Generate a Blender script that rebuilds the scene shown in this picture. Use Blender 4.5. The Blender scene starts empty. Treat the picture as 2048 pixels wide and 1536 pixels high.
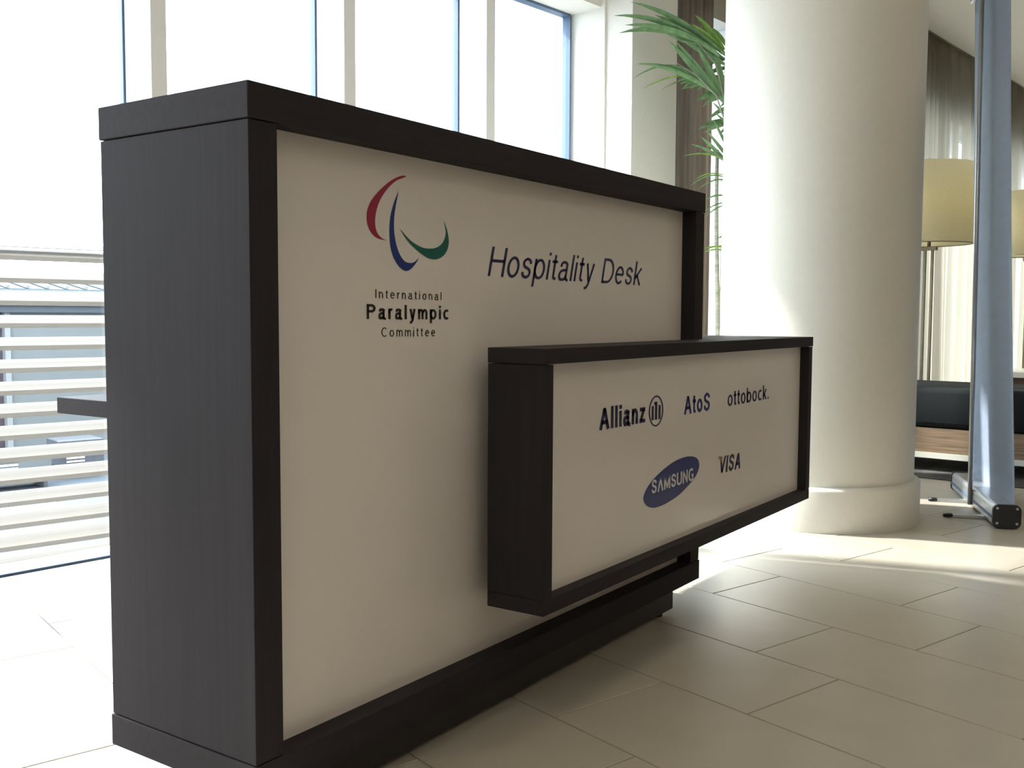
import bpy, bmesh, math, random
from mathutils import Vector, Matrix
from mathutils.geometry import tessellate_polygon

random.seed(7)
sc = bpy.context.scene
col = sc.collection
R = math.radians

# ------------------------------------------------------------------ camera, sky, sun, exposure
FPX = 2016.825
CAM = Vector((-0.96457, -1.11351, 0.78089))
FW = Vector((0.82145616, 0.56625762, -0.06754327))
RT = Vector((0.5678125, -0.82314416, 0.00475883))
UP = Vector((0.05290312, 0.04226108, 0.997705))
cd = bpy.data.cameras.new('camera')
cd.sensor_fit = 'HORIZONTAL'; cd.sensor_width = 36.0; cd.lens = FPX * 36.0 / 2048.0
cd.clip_start = 0.02; cd.clip_end = 300
cam = bpy.data.objects.new('camera', cd); col.objects.link(cam)
m = Matrix.Identity(4)
for i in range(3):
    m[i][0] = RT[i]; m[i][1] = UP[i]; m[i][2] = -FW[i]; m[i][3] = CAM[i]
cam.matrix_world = m
sc.camera = cam

world = bpy.data.worlds.new('world'); sc.world = world; world.use_nodes = True
bg = world.node_tree.nodes['Background']
bg.inputs['Color'].default_value = (0.82, 0.92, 1.0, 1); bg.inputs['Strength'].default_value = 7.0

sun = bpy.data.lights.new('sun', 'SUN'); sun.energy = 8.0; sun.angle = R(2.2); sun.color = (1.0, 0.96, 0.9)
suno = bpy.data.objects.new('sun', sun); col.objects.link(suno)
SUN_DIR = Vector((0.25, -0.968, -math.tan(R(41)))).normalized()
suno.rotation_euler = SUN_DIR.to_track_quat('-Z', 'Y').to_euler()
suno.location = (-3, 12, 12)

sc.view_settings.view_transform = 'Standard'
sc.view_settings.look = 'None'
sc.view_settings.gamma = 1.0
sc.view_settings.use_curve_mapping = False
sc.view_settings.exposure = 0.60
FILL_W = 2.0  # power of each fill lamp added to the ceiling out of view


def at(x, y, depth):
    """point seen at pixel (x, y) of the 2048x1536 frame, at the given distance along the view axis"""
    return CAM + (FW + RT * ((x - 1024) / FPX) + UP * ((768 - y) / FPX)) * depth


def on_y(x, yp, y):
    v = FW + RT * ((x - 1024) / FPX) + UP * ((768 - yp) / FPX)
    return CAM + v * ((y - CAM.y) / v.y)


# ------------------------------------------------------------------ materials
def pmat(name, color, rough=0.5, metal=0.0, spec=0.5, grain=None, var=0.0, bump=0.0, scale=(20, 20, 20), coat=0.0):
    """procedural principled material; var = noise colour variation, grain = stretched noise scale"""
    mt = bpy.data.materials.new(name); mt.use_nodes = True
    nt = mt.node_tree; b = nt.nodes['Principled BSDF']
    b.inputs['Base Color'].default_value = (*color, 1); b.inputs['Roughness'].default_value = rough
    b.inputs['Metallic'].default_value = metal; b.inputs['Specular IOR Level'].default_value = spec
    b.inputs['Coat Weight'].default_value = coat; b.inputs['Coat Roughness'].default_value = 0.08
    if var or bump:
        tc = nt.nodes.new('ShaderNodeTexCoord'); mp = nt.nodes.new('ShaderNodeMapping')
        mp.inputs['Scale'].default_value = grain or scale
        nz = nt.nodes.new('ShaderNodeTexNoise'); nz.inputs['Scale'].default_value = 1.0
        nz.inputs['Detail'].default_value = 5; nz.inputs['Roughness'].default_value = 0.6
        nt.links.new(tc.outputs['Object'], mp.inputs[0]); nt.links.new(mp.outputs[0], nz.inputs['Vector'])
        if var:
            rp = nt.nodes.new('ShaderNodeValToRGB')
            rp.color_ramp.elements[0].position = 0.3; rp.color_ramp.elements[1].position = 0.7
            rp.color_ramp.elements[0].color = (*[max(0, c * (1 - var)) for c in color], 1)
            rp.color_ramp.elements[1].color = (*[min(1, c * (1 + var)) for c in color], 1)
            nt.links.new(nz.outputs['Fac'], rp.inputs[0]); nt.links.new(rp.outputs[0], b.inputs['Base Color'])
        if bump:
            bp = nt.nodes.new('ShaderNodeBump'); bp.inputs['Strength'].default_value = bump
            bp.inputs['Distance'].default_value = 0.002
            nt.links.new(nz.outputs['Fac'], bp.inputs['Height']); nt.links.new(bp.outputs[0], b.inputs['Normal'])
    return mt


def fabric(name, color, trans_color, translucent, transparent, grain=(60, 60, 3), var=0.25):
    """woven cloth that lets light through"""
    mt = bpy.data.materials.new(name); mt.use_nodes = True
    nt = mt.node_tree; nt.nodes.clear()
    out = nt.nodes.new('ShaderNodeOutputMaterial')
    tc = nt.nodes.new('ShaderNodeTexCoord'); mp = nt.nodes.new('ShaderNodeMapping'); mp.inputs['Scale'].default_value = grain
    nz = nt.nodes.new('ShaderNodeTexNoise'); nz.inputs['Scale'].default_value = 1; nz.inputs['Detail'].default_value = 4
    nt.links.new(tc.outputs['Object'], mp.inputs[0]); nt.links.new(mp.outputs[0], nz.inputs['Vector'])
    rp = nt.nodes.new('ShaderNodeValToRGB')
    rp.color_ramp.elements[0].position = 0.3; rp.color_ramp.elements[1].position = 0.7
    rp.color_ramp.elements[0].color = (*[c * (1 - var) for c in color], 1)
    rp.color_ramp.elements[1].color = (*[min(1, c * (1 + var)) for c in color], 1)
    nt.links.new(nz.outputs['Fac'], rp.inputs[0])
    df = nt.nodes.new('ShaderNodeBsdfDiffuse'); nt.links.new(rp.outputs[0], df.inputs['Color'])
    tl = nt.nodes.new('ShaderNodeBsdfTranslucent'); tl.inputs['Color'].default_value = (*trans_color, 1)
    tp = nt.nodes.new('ShaderNodeBsdfTransparent')
    m1 = nt.nodes.new('ShaderNodeMixShader'); m1.inputs[0].default_value = translucent
    m2 = nt.nodes.new('ShaderNodeMixShader'); m2.inputs[0].default_value = transparent
    nt.links.new(df.outputs[0], m1.inputs[1]); nt.links.new(tl.outputs[0], m1.inputs[2])
    nt.links.new(m1.outputs[0], m2.inputs[1]); nt.links.new(tp.outputs[0], m2.inputs[2])
    nt.links.new(m2.outputs[0], out.inputs[0])
    return mt


def glass_mat(name, tint=(0.95, 0.98, 1.0)):
    mt = bpy.data.materials.new(name); mt.use_nodes = True
    nt = mt.node_tree; nt.nodes.clear()
    out = nt.nodes.new('ShaderNodeOutputMaterial')
    tp = nt.nodes.new('ShaderNodeBsdfTransparent'); tp.inputs[0].default_value = (*tint, 1)
    gl = nt.nodes.new('ShaderNodeBsdfGlossy'); gl.inputs['Roughness'].default_value = 0.0
    fr = nt.nodes.new('ShaderNodeFresnel'); fr.inputs[0].default_value = 1.45
    mx = nt.nodes.new('ShaderNodeMixShader')
    nt.links.new(fr.outputs[0], mx.inputs[0]); nt.links.new(tp.outputs[0], mx.inputs[1]); nt.links.new(gl.outputs[0], mx.inputs[2])
    nt.links.new(mx.outputs[0], out.inputs[0])
    return mt


def emis(name, color, strength):
    mt = bpy.data.materials.new(name); mt.use_nodes = True
    b = mt.node_tree.nodes['Principled BSDF']
    b.inputs['Base Color'].default_value = (*color, 1)
    b.inputs['Emission Color'].default_value = (*color, 1); b.inputs['Emission Strength'].default_value = strength
    return mt


M = {}
M['wenge'] = pmat('dark_wenge_laminate', (0.034, 0.0305, 0.0325), rough=0.5, spec=0.03, grain=(90, 90, 3), var=0.10, bump=0.01)
M['wenge_h'] = pmat('dark_wenge_laminate_horizontal', (0.036, 0.032, 0.034), rough=0.5, spec=0.03, grain=(3, 90, 90), var=0.10, bump=0.01)
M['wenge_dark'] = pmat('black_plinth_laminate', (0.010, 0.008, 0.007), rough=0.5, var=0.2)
M['acrylic'] = pmat('white_gloss_panel', (0.80, 0.745, 0.69), rough=0.16, spec=0.5, var=0.015, scale=(4, 4, 4))
M['tile'] = pmat('cream_stone_tile', (0.435, 0.395, 0.325), rough=0.30, spec=0.45, var=0.045, bump=0.08, scale=(7, 7, 7))
M['grout'] = pmat('brown_grout', (0.20, 0.17, 0.14), rough=0.9, var=0.2)
M['plaster'] = pmat('warm_white_plaster', (0.80, 0.79, 0.74), rough=0.7, var=0.02, bump=0.05, scale=(60, 60, 60))
M['ceiling'] = pmat('ceiling_paint', (0.84, 0.82, 0.76), rough=0.85, var=0.02)
M['column'] = pmat('cream_column_paint', (0.70, 0.68, 0.60), rough=0.45, var=0.02, bump=0.03, scale=(40, 40, 40))
M['lobby_wall'] = pmat('brown_lobby_wall', (0.36, 0.29, 0.23), rough=0.7, var=0.05)
M['white_metal'] = pmat('white_powder_coat', (0.82, 0.83, 0.84), rough=0.4, var=0.01)
M['gasket'] = pmat('blue_grey_gasket', (0.07, 0.12, 0.20), rough=0.5, var=0.1)
M['glass'] = glass_mat('window_glass')
M['alu'] = pmat('brushed_aluminium', (0.60, 0.63, 0.66), rough=0.32, metal=0.85, grain=(3, 200, 200), var=0.06)
M['black_plastic'] = pmat('black_plastic', (0.012, 0.013, 0.014), rough=0.45, var=0.2)
M['screw'] = pmat('screw_steel', (0.55, 0.55, 0.55), rough=0.3, metal=1.0, var=0.05)
M['banner'] = pmat('grey_banner_back', (0.42, 0.50, 0.62), rough=0.62, spec=0.35, var=0.04, scale=(5, 5, 40))
M['sheer'] = fabric('sheer_linen', (0.075, 0.057, 0.034), (0.54, 0.49, 0.38), 0.60, 0.22)
M['drape'] = fabric('brown_drape', (0.19, 0.158, 0.125), (0.22, 0.175, 0.13), 0.2, 0.0)
M['shade'] = fabric('linen_lamp_shade', (0.93, 0.88, 0.69), (0.94, 0.89, 0.71), 0.66, 0.0, grain=(120, 120, 120), var=0.08)
M['lamp_metal'] = pmat('bronze_lamp_metal', (0.24, 0.215, 0.165), rough=0.4, metal=0.6, var=0.1)
M['seat'] = pmat('dark_upholstery', (0.012, 0.0145, 0.0155), rough=0.85, spec=0.15, var=0.2, bump=0.1, scale=(150, 150, 150))
M['zebrano'] = pmat('striped_veneer', (0.22, 0.150, 0.092), rough=0.5, grain=(3, 3, 95), var=0.45)
M['cream_trim'] = pmat('cream_trim', (0.66, 0.66, 0.58), rough=0.5, var=0.03)
M['rug'] = pmat('dark_patterned_carpet', (0.060, 0.058, 0.052), rough=0.95, grain=(2.2, 9, 1), var=0.75, bump=0.2)
M['table_top'] = pmat('pale_stone_table_top', (0.70, 0.70, 0.62), rough=0.3, var=0.12, scale=(12, 12, 12))
M['brown_wood'] = pmat('brown_wood', (0.12, 0.075, 0.05), rough=0.5, grain=(3, 60, 60), var=0.3)
M['leaf'] = pmat('palm_leaf', (0.14, 0.27, 0.115), rough=0.42, grain=(40, 40, 6), var=0.3)
M['leaf_light'] = pmat('young_palm_leaf', (0.20, 0.36, 0.07), rough=0.42, grain=(40, 40, 6), var=0.25)
M['cane'] = pmat('grey_green_cane', (0.34, 0.35, 0.28), rough=0.6, grain=(8, 8, 60), var=0.3)
M['pot'] = pmat('white_planter', (0.62, 0.61, 0.58), rough=0.4, var=0.03)
M['soil'] = pmat('potting_soil', (0.05, 0.035, 0.025), rough=1.0, var=0.5, bump=0.6, scale=(80, 80, 80))
M['slat'] = pmat('pale_timber_slat', (0.15, 0.13, 0.105), rough=0.6, grain=(3, 80, 80), var=0.12)
M['ext_ground'] = pmat('pale_paving', (0.055, 0.066, 0.078), rough=0.8, var=0.06, scale=(3, 3, 3))
M['ext_wall'] = pmat('grey_metal_cladding', (0.11, 0.12, 0.12), rough=0.6, var=0.05, scale=(2, 2, 2))
M['ext_wall_light'] = pmat('pale_grey_jamb', (0.19, 0.20, 0.20), rough=0.6, var=0.04)
M['ext_dark'] = pmat('dark_opening', (0.055, 0.04, 0.05), rough=0.7, var=0.2)
M['ext_white'] = pmat('white_flashing', (0.75, 0.77, 0.78), rough=0.5, var=0.03)
M['ext_roof'] = pmat('blue_grey_roof', (0.042, 0.052, 0.064), rough=0.6, var=0.06)
M['ext_unit'] = pmat('grey_plant_unit', (0.06, 0.065, 0.075), rough=0.6, var=0.2)
M['skylight'] = pmat('skylight_glazing', (0.55, 0.66, 0.75), rough=0.15, var=0.04)
M['ink_navy'] = pmat('navy_print', (0.016, 0.019, 0.075), rough=0.3, var=0.05)
M['ink_black'] = pmat('charcoal_print', (0.022, 0.018, 0.017), rough=0.3, var=0.05)
M['ink_red'] = pmat('crimson_print', (0.33, 0.018, 0.055), rough=0.3, var=0.03)
M['ink_blue'] = pmat('blue_print', (0.010, 0.035, 0.19), rough=0.3, var=0.03)
M['ink_green'] = pmat('green_print', (0.004, 0.11, 0.085), rough=0.3, var=0.03)
M['ink_sblue'] = pmat('royal_blue_print', (0.010, 0.022, 0.16), rough=0.3, var=0.03)
M['ink_orange'] = pmat('orange_print', (0.50, 0.19, 0.03), rough=0.3, var=0.03)
M['ink_white'] = pmat('white_print', (0.74, 0.72, 0.70), rough=0.3, var=0.02)
M['bulb'] = emis('fill_light_lens', (1.0, 0.86, 0.66), 6.0)  # glowing disc of the added ceiling fill lamps


# ------------------------------------------------------------------ mesh helpers
def obj(name, bm, mat, parent=None, smooth=False):
    me = bpy.data.meshes.new(name); bm.to_mesh(me); bm.free()
    if smooth:
        for p in me.polygons: p.use_smooth = True
    me.materials.append(M[mat] if isinstance(mat, str) else mat)
    o = bpy.data.objects.new(name, me); col.objects.link(o)
    if parent: o.parent = parent
    return o


def tag(o, label, cat, group=None):
    o['label'] = label; o['category'] = cat
    if group: o['group'] = group
    return o


def thing(name, label, cat, loc=(0, 0, 0), rz=0.0, group=None):
    o = bpy.data.objects.new(name, None); col.objects.link(o)
    o.location = loc; o.rotation_euler = (0, 0, rz); o.empty_display_size = 0.1
    return tag(o, label, cat, group)


def structure(o):
    o['kind'] = 'structure'; return o


def add_box(bm, x0, x1, y0, y1, z0, z1, bev=0.0):
    vs = [bm.verts.new(p) for p in ((x0, y0, z0), (x1, y0, z0), (x1, y1, z0), (x0, y1, z0), (x0, y0, z1), (x1, y0, z1), (x1, y1, z1), (x0, y1, z1))]
    fs = [bm.faces.new([vs[i] for i in f]) for f in ((3, 2, 1, 0), (4, 5, 6, 7), (0, 1, 5, 4), (1, 2, 6, 5), (2, 3, 7, 6), (3, 0, 4, 7))]
    if bev > 0:
        es = list({e for f in fs for e in f.edges})
        bmesh.ops.bevel(bm, geom=es, offset=bev, segments=2, affect='EDGES', profile=0.5)
    return bm


def box(*a, bev=0.0):
    return add_box(bmesh.new(), *a, bev=bev)


def add_lathe(bm, prof, n=48, cx=0.0, cy=0.0, closed=False):
    """revolve (r, z) profile about the vertical through (cx, cy)"""
    rings = []
    for r, z in prof:
        if r < 1e-6: rings.append([bm.verts.new((cx, cy, z))])
        else: rings.append([bm.verts.new((cx + r * math.cos(2 * math.pi * i / n), cy + r * math.sin(2 * math.pi * i / n), z)) for i in range(n)])
    pairs = list(zip(rings[:-1], rings[1:])) + ([(rings[-1], rings[0])] if closed else [])
    for a, b in pairs:
        for i in range(n):
            j = (i + 1) % n
            if len(a) == 1 and len(b) == 1: continue
            if len(a) == 1: bm.faces.new((a[0], b[j], b[i]))
            elif len(b) == 1: bm.faces.new((a[i], a[j], b[0]))
            else: bm.faces.new((a[i], a[j], b[j], b[i]))
    bmesh.ops.recalc_face_normals(bm, faces=bm.faces[:])
    return bm


def add_tube(bm, pts, r, n=10, taper=None):
    pts = [Vector(p) for p in pts]
    rings = []
    for i, p in enumerate(pts):
        t = (pts[min(i + 1, len(pts) - 1)] - pts[max(i - 1, 0)]).normalized()
        a = t.orthogonal().normalized() if i == 0 else (rings_a - t * rings_a.dot(t)).normalized()
        rings_a = a; b = t.cross(a)
        rr = r if taper is None else r + (taper - r) * i / (len(pts) - 1)
        rings.append([bm.verts.new(p + (a * math.cos(2 * math.pi * k / n) + b * math.sin(2 * math.pi * k / n)) * rr) for k in range(n)])
    for a, b in zip(rings[:-1], rings[1:]):
        for k in range(n):
            bm.faces.new((a[k], a[(k + 1) % n], b[(k + 1) % n], b[k]))
    bm.faces.new(rings[0][::-1]); bm.faces.new(rings[-1])
    return bm


def tube(pts, r, n=10, taper=None):
    return add_tube(bmesh.new(), pts, r, n, taper)


def rounded_prism(w, h, length, rad, seg=5):
    """rounded rectangle w (y) by h (z) extruded along x"""
    bm = bmesh.new(); prof = []
    for cx, cz, a0 in ((w / 2 - rad, h - rad, 0), (-w / 2 + rad, h - rad, 90), (-w / 2 + rad, rad, 180), (w / 2 - rad, rad, 270)):
        for i in range(seg + 1):
            a = R(a0 + 90 * i / seg); prof.append((cx + rad * math.cos(a), cz + rad * math.sin(a)))
    A = [bm.verts.new((0, y, z)) for y, z in prof]; B = [bm.verts.new((length, y, z)) for y, z in prof]
    n = len(prof)
    for i in range(n): bm.faces.new((A[i], A[(i + 1) % n], B[(i + 1) % n], B[i]))
    bm.faces.new(A[::-1]); bm.faces.new(B)
    bmesh.ops.recalc_face_normals(bm, faces=bm.faces[:])
    return bm


# ------------------------------------------------------------------ the setting
# facade frame: local x runs along the window wall, local y points outdoors, y = 0 is the glass
FA = R(-7); K = 1.888
FD = Vector((math.cos(FA), math.sin(FA), 0)); FN = Vector((-math.sin(FA), math.cos(FA), 0))
FACADE = Matrix.Translation(FN * K) @ Matrix.Rotation(FA, 4, 'Z')


def fac(o):
    o.matrix_world = FACADE; return o


def fpt(d, off, z=0.0):
    return FD * d + FN * (K + off) + Vector((0, 0, z))


ZC = 2.86      # ceiling
ZH = 2.235     # head of the window behind the desk
ZH2 = 2.41     # head of the curtained window
D0, D1 = -5.0, 13.0
OFF_BACK = -7.6

# floor: grout bed and cream tiles laid in a broken bond, turned 17 degrees
TA = R(-17); TS = Vector((math.cos(TA), math.sin(TA), 0)); TT = Vector((-math.sin(TA), math.cos(TA), 0))
bm = box(D0, D1, OFF_BACK, 0.02, -0.09, -0.0035)
floor = structure(fac(obj('floor', bm, 'grout')))
PW, PL, GAP = 0.3105, 0.614, 0.0026


def tile_bm(bm, x0, x1, y0, y1):
    e = 0.0012
    lo = [bm.verts.new(p) for p in ((x0, y0, -0.009), (x1, y0, -0.009), (x1, y1, -0.009), (x0, y1, -0.009))]
    md = [bm.verts.new(p) for p in ((x0, y0, -e), (x1, y0, -e), (x1, y1, -e), (x0, y1, -e))]
    hi = [bm.verts.new(p) for p in ((x0 + e, y0 + e, 0), (x1 - e, y0 + e, 0), (x1 - e, y1 - e, 0), (x0 + e, y1 - e, 0))]
    for a, b in ((lo, md), (md, hi)):
        for i in range(4): bm.faces.new((a[i], a[(i + 1) % 4], b[(i + 1) % 4], b[i]))
    bm.faces.new(hi); bm.faces.new(lo[::-1])


near, far = [], []
for i in range(-26, 44):
    s0 = 0.0415 + PW * i
    t_off = -0.117 if i % 2 == 1 else 0.106
    if i % 2 == 0: t_off = 0.106
    for j in range(-16, 8):
        t0 = t_off + PL * j
        c = TS * (s0 + PW / 2) + TT * (t0 + PL / 2)
        f = (c - FN * K); d = f.dot(FD); off = f.dot(FN)
        if not (D0 - 0.4 < d < D1 and OFF_BACK - 0.4 < off < 0.55): continue
        v = c - CAM; dep = v.dot(FW)
        px = 1024 + FPX * v.dot(RT) / dep if dep > 0.5 else -1e6
        py = 768 - FPX * v.dot(UP) / dep if dep > 0.5 else -1e6
        (near if dep > 0.9 and -250 < px < 2350 and py < 1950 and dep < 8 else far).append((s0, t0, dep))
near.sort(key=lambda q: q[2]); far += near[290:]; near = near[:290]
tile_rot = Matrix.Rotation(TA, 4, 'Z')


def clip_bm(bm):
    # cut the tiles where they would run out under the glass
    bmesh.ops.bisect_plane(bm, geom=bm.verts[:] + bm.edges[:] + bm.faces[:], dist=1e-5,
                           plane_co=tile_rot.inverted() @ (FN * (K - 0.035)), plane_no=tile_rot.to_3x3().inverted() @ FN, clear_outer=True)


bm = bmesh.new(); tile_bm(bm, GAP / 2, PW - GAP / 2, GAP / 2, PL - GAP / 2)
tile_me = bpy.data.meshes.new('tile'); bm.to_mesh(tile_me); bm.free(); tile_me.materials.append(M['tile'])
for s0, t0, _ in near:
    corners = [(TS * (s0 + a) + TT * (t0 + b)).dot(FN) - K for a in (0, PW) for b in (0, PL)]
    if min(corners) > -0.06: continue
    if max(corners) > -0.035:
        bm = bmesh.new(); tile_bm(bm, s0 + GAP / 2, s0 + PW - GAP / 2, t0 + GAP / 2, t0 + PL - GAP / 2); clip_bm(bm)
        if not bm.faces: bm.free(); continue
        o = obj('tile', bm, 'tile'); o.matrix_world = tile_rot
    else:
        o = bpy.data.objects.new('tile', tile_me); col.objects.link(o)
        o.matrix_world = Matrix.Translation(TS * s0 + TT * t0) @ tile_rot
    mw = o.matrix_world.copy(); o.parent = floor; o.matrix_parent_inverse = FACADE.inverted(); o.matrix_world = mw
bm = bmesh.new()
for s0, t0, _ in far:
    tile_bm(bm, s0 + GAP / 2, s0 + PW - GAP / 2, t0 + GAP / 2, t0 + PL - GAP / 2)
clip_bm(bm)
o = obj('tile_field', bm, 'tile'); o['kind'] = 'stuff'
o.parent = floor; o.matrix_parent_inverse = FACADE.inverted(); o.matrix_world = tile_rot

# ceiling and the walls
structure(fac(obj('ceiling', box(D0, D1, OFF_BACK, 0.12, ZC, ZC + 0.15), 'ceiling')))
structure(fac(obj('wall_back', box(D0, D1, OFF_BACK - 0.15, OFF_BACK, 0, ZC), 'lobby_wall')))
structure(fac(obj('wall_left', box(D0 - 0.15, D0, OFF_BACK, 0.1, 0, ZC), 'lobby_wall')))
structure(fac(obj('wall_right', box(D1, D1 + 0.15, OFF_BACK, 0.1, 0, ZC), 'plaster')))
# window wall: bulkhead over the glass and the pier between the two windows
PIER0, PIER1 = 3.10, 3.48
structure(fac(obj('wall_window', box(D0, PIER0, -0.19, 0.12, ZH, ZC), 'plaster')))
bm = box(PIER1, D1, -0.19, 0.12, ZH2, ZC)
structure(fac(obj('wall_bulkhead', bm, 'plaster')))
bm = box(PIER0, PIER1, -0.365, 0.12, 0, ZC)
structure(fac(obj('wall_pier', bm, 'plaster')))
# narrow corner bead where the reveal meets the pier
structure(fac(obj('trim_1', box(PIER0 - 0.012, PIER0 + 0.002, -0.215, -0.188, 0, ZC), 'plaster')))

# windows: panes, gaskets and white fins
PITCH = 0.757


def make_window(name, d_from, d_to, first, zh):
    w = bpy.data.objects.new(name, None); col.objects.link(w); w.matrix_world = FACADE; structure(w)
    ds = []
    x = first
    while x > d_from + 0.1: x -= PITCH
    x += PITCH
    while x < d_to - 0.05: ds.append(x); x += PITCH
    # head and sill profiles
    obj('window_frame', box(d_from, d_to, -0.012, 0.03, zh - 0.012, zh), 'gasket', w)
    obj('window_sill', box(d_from, d_to, -0.022, 0.03, -0.003, 0.006), 'gasket', w)
    obj('jamb', box(d_to - 0.010, d_to, -0.016, 0.03, 0.006, zh - 0.012), 'gasket', w)
    obj('jamb', box(d_from, d_from + 0.022, -0.016, 0.03, 0.006, zh - 0.012), 'gasket', w)
    edges = [d_from + 0.022] + ds + [d_to - 0.010]
    for a, b in zip(edges[:-1], edges[1:]):
        bmx = bmesh.new()
        vs = [bmx.verts.new(p) for p in ((a, 0.008, 0.006), (b, 0.008, 0.006), (b, 0.008, zh - 0.012), (a, 0.008, zh - 0.012))]
        bmx.faces.new(vs)
        obj('pane', bmx, 'glass', w)
    for d in ds:
        obj('gasket', box(d - 0.006, d + 0.006, -0.010, 0.022, 0.006, zh - 0.012), 'gasket', w)
        obj('mullion', box(d + 0.001, d + 0.055, -0.172, -0.0105, 0.0, zh - 0.001, bev=0.002), 'white_metal', w)
    return w


make_window('window_1', D0, PIER0 - 0.013, 0.806, ZH)
make_window('window_2', PIER1, D1, 4.35, ZH2)

# round column on its base ring
ct = thing('column', 'thick round cream column on a low ring base beside the desk', 'column', (3.0, 0.16, 0)); ct['kind'] = 'structure'
del ct['category']
obj('shaft', add_lathe(bmesh.new(), [(0.374, 0.16), (0.374, ZC)], 96), 'column', ct, True)
b_ = obj('base_ring', add_lathe(bmesh.new(), [(0.398, 0.0), (0.398, 0.150), (0.394, 0.160), (0.372, 0.165)], 96), 'column', ct, True)

# fill lamps added out of view over the lobby, shaped as recessed fittings
for dx, off in [(a, b) for a in (-3.2, -1.0, 1.2, 3.4, 5.6, 7.8) for b in (-2.2, -4.0, -5.8)]:
    p = fpt(dx, off); v = Vector((p.x, p.y, ZC)) - CAM
    if v.dot(FW) > 0.3 and abs(v.dot(RT) / v.dot(FW)) < 0.62 and v.dot(UP) / v.dot(FW) < 0.48: continue   # the photo shows a bare ceiling there
    t = thing('ceiling_fill_light', 'small round fill lamp added out of view in the lobby ceiling', 'light', (p.x, p.y, ZC), 0, 'added ceiling fill lamps')
    obj('bezel', add_lathe(bmesh.new(), [(0.10, -0.001), (0.10, -0.008), (0.082, -0.010), (0.078, -0.001)], 32), 'white_metal', t, True)
    obj('lens', add_lathe(bmesh.new(), [(0.0, -0.003), (0.078, -0.003)], 32), 'bulb', t)
    ld = bpy.data.lights.new('fill_light', 'AREA'); ld.shape = 'DISK'; ld.size = 0.15; ld.energy = FILL_W; ld.color = (1.0, 0.86, 0.70)
    lo = bpy.data.objects.new('fill_light_lamp', ld); col.objects.link(lo); lo.parent = t; lo.location = (0, 0, -0.012)

# ------------------------------------------------------------------ hospitality desk
W, DP, H, B, T = 1.547, 0.3475, 1.1065, 0.0715, 0.0512
ST, REC = 0.053, 0.0385
desk = thing('reception_desk', 'tall dark wood reception desk with a framed white panel and printed emblem', 'desk')
ov = 0.002
obj('top_slab', box(-ov, W + ov, -ov, DP + ov, H - T, H, bev=0.0015), 'wenge_h', desk)
obj('bottom_slab', box(-ov, W + ov, -ov, DP + ov, B, B + T, bev=0.0015), 'wenge_h', desk)
for x0 in (0.0, W - ST):
    obj('side_panel', box(x0, x0 + ST, 0, DP, B + T + 0.0015, H - T - 0.0015, bev=0.001), 'wenge', desk)
pn = obj('front_panel', box(ST, W - ST, REC, REC + 0.012, B + T, H - T), 'acrylic', desk)
obj('back_panel', box(ST, W - ST, DP - 0.02, DP - 0.002, B + T, H - T), 'wenge', desk)
obj('work_shelf', box(0.0, W, DP - 0.002, DP + 0.141, 0.6125, 0.6397, bev=0.0012), 'wenge_h', desk)
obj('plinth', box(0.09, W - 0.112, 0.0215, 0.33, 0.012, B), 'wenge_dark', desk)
for fx in (0.14, W - 0.16):
    for fy in (0.045, 0.30):
        obj('foot', add_lathe(bmesh.new(), [(0, 0), (0.016, 0), (0.016, 0.006), (0.008, 0.008), (0.008, 0.013), (0, 0.013)], 16, fx, fy), 'black_plastic', desk, True)
# lower counter box hung on the front
X0, X1, L0, L1, DD = 0.5672, 2.065, 0.2284, 0.7214, 0.1294
lt, lr = 0.0285, 0.0270
cnt = thing('counter_box', 'low dark wood counter box with sponsor logo panel hung on the desk front', 'counter', (0, 0, 0))
obj('top_slab', box(X0 - 0.001, X1 + 0.002, -DD - 0.001, -0.0025, L1 - lt, L1, bev=0.001), 'wenge_h', cnt)
obj('bottom_slab', box(X0, X1, -DD, -0.0025, L0, L0 + lt, bev=0.001), 'wenge_h', cnt)
for x0 in (X0, X1 - 0.030):
    obj('side_panel', box(x0, x0 + 0.030, -DD, -0.0025, L0 + lt + 0.0008, L1 - lt - 0.0012, bev=0.0008), 'wenge', cnt)
obj('front_panel', box(X0 + 0.030, X1 - 0.030, -DD + lr, -DD + lr + 0.010, L0 + lt, L1 - lt), 'acrylic', cnt)
obj('back_panel', box(X0 + 0.030, X1 - 0.030, -0.016, -0.0025, L0 + lt, L1 - lt), 'wenge', cnt)

# the counter carries on behind its front, past the end of the tall desk
XW, YW = W + 0.006, 0.345
obj('worktop', box(XW, X1 + 0.002, -0.0024, YW, L1 - lt, L1, bev=0.001), 'wenge_h', cnt)
obj('underside_panel', box(XW, X1, -0.0024, YW, L0, L0 + lt, bev=0.001), 'wenge_h', cnt)
obj('end_panel', box(X1 - 0.030, X1, -0.0024, YW, L0 + lt + 0.0008, L1 - lt - 0.0012, bev=0.0008), 'wenge', cnt)
obj('rear_panel', box(XW, X1 - 0.030, YW - 0.018, YW, L0 + lt + 0.0008, L1 - lt - 0.0012), 'wenge', cnt)


# printing on the panels
def flat_poly(bm, pts, y):
    vs = [bm.verts.new((x, y, z)) for x, z in pts]
    for tri in tessellate_polygon([[Vector((x, z, 0)) for x, z in pts]]):
        bm.faces.new([vs[i] for i in tri])


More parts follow.
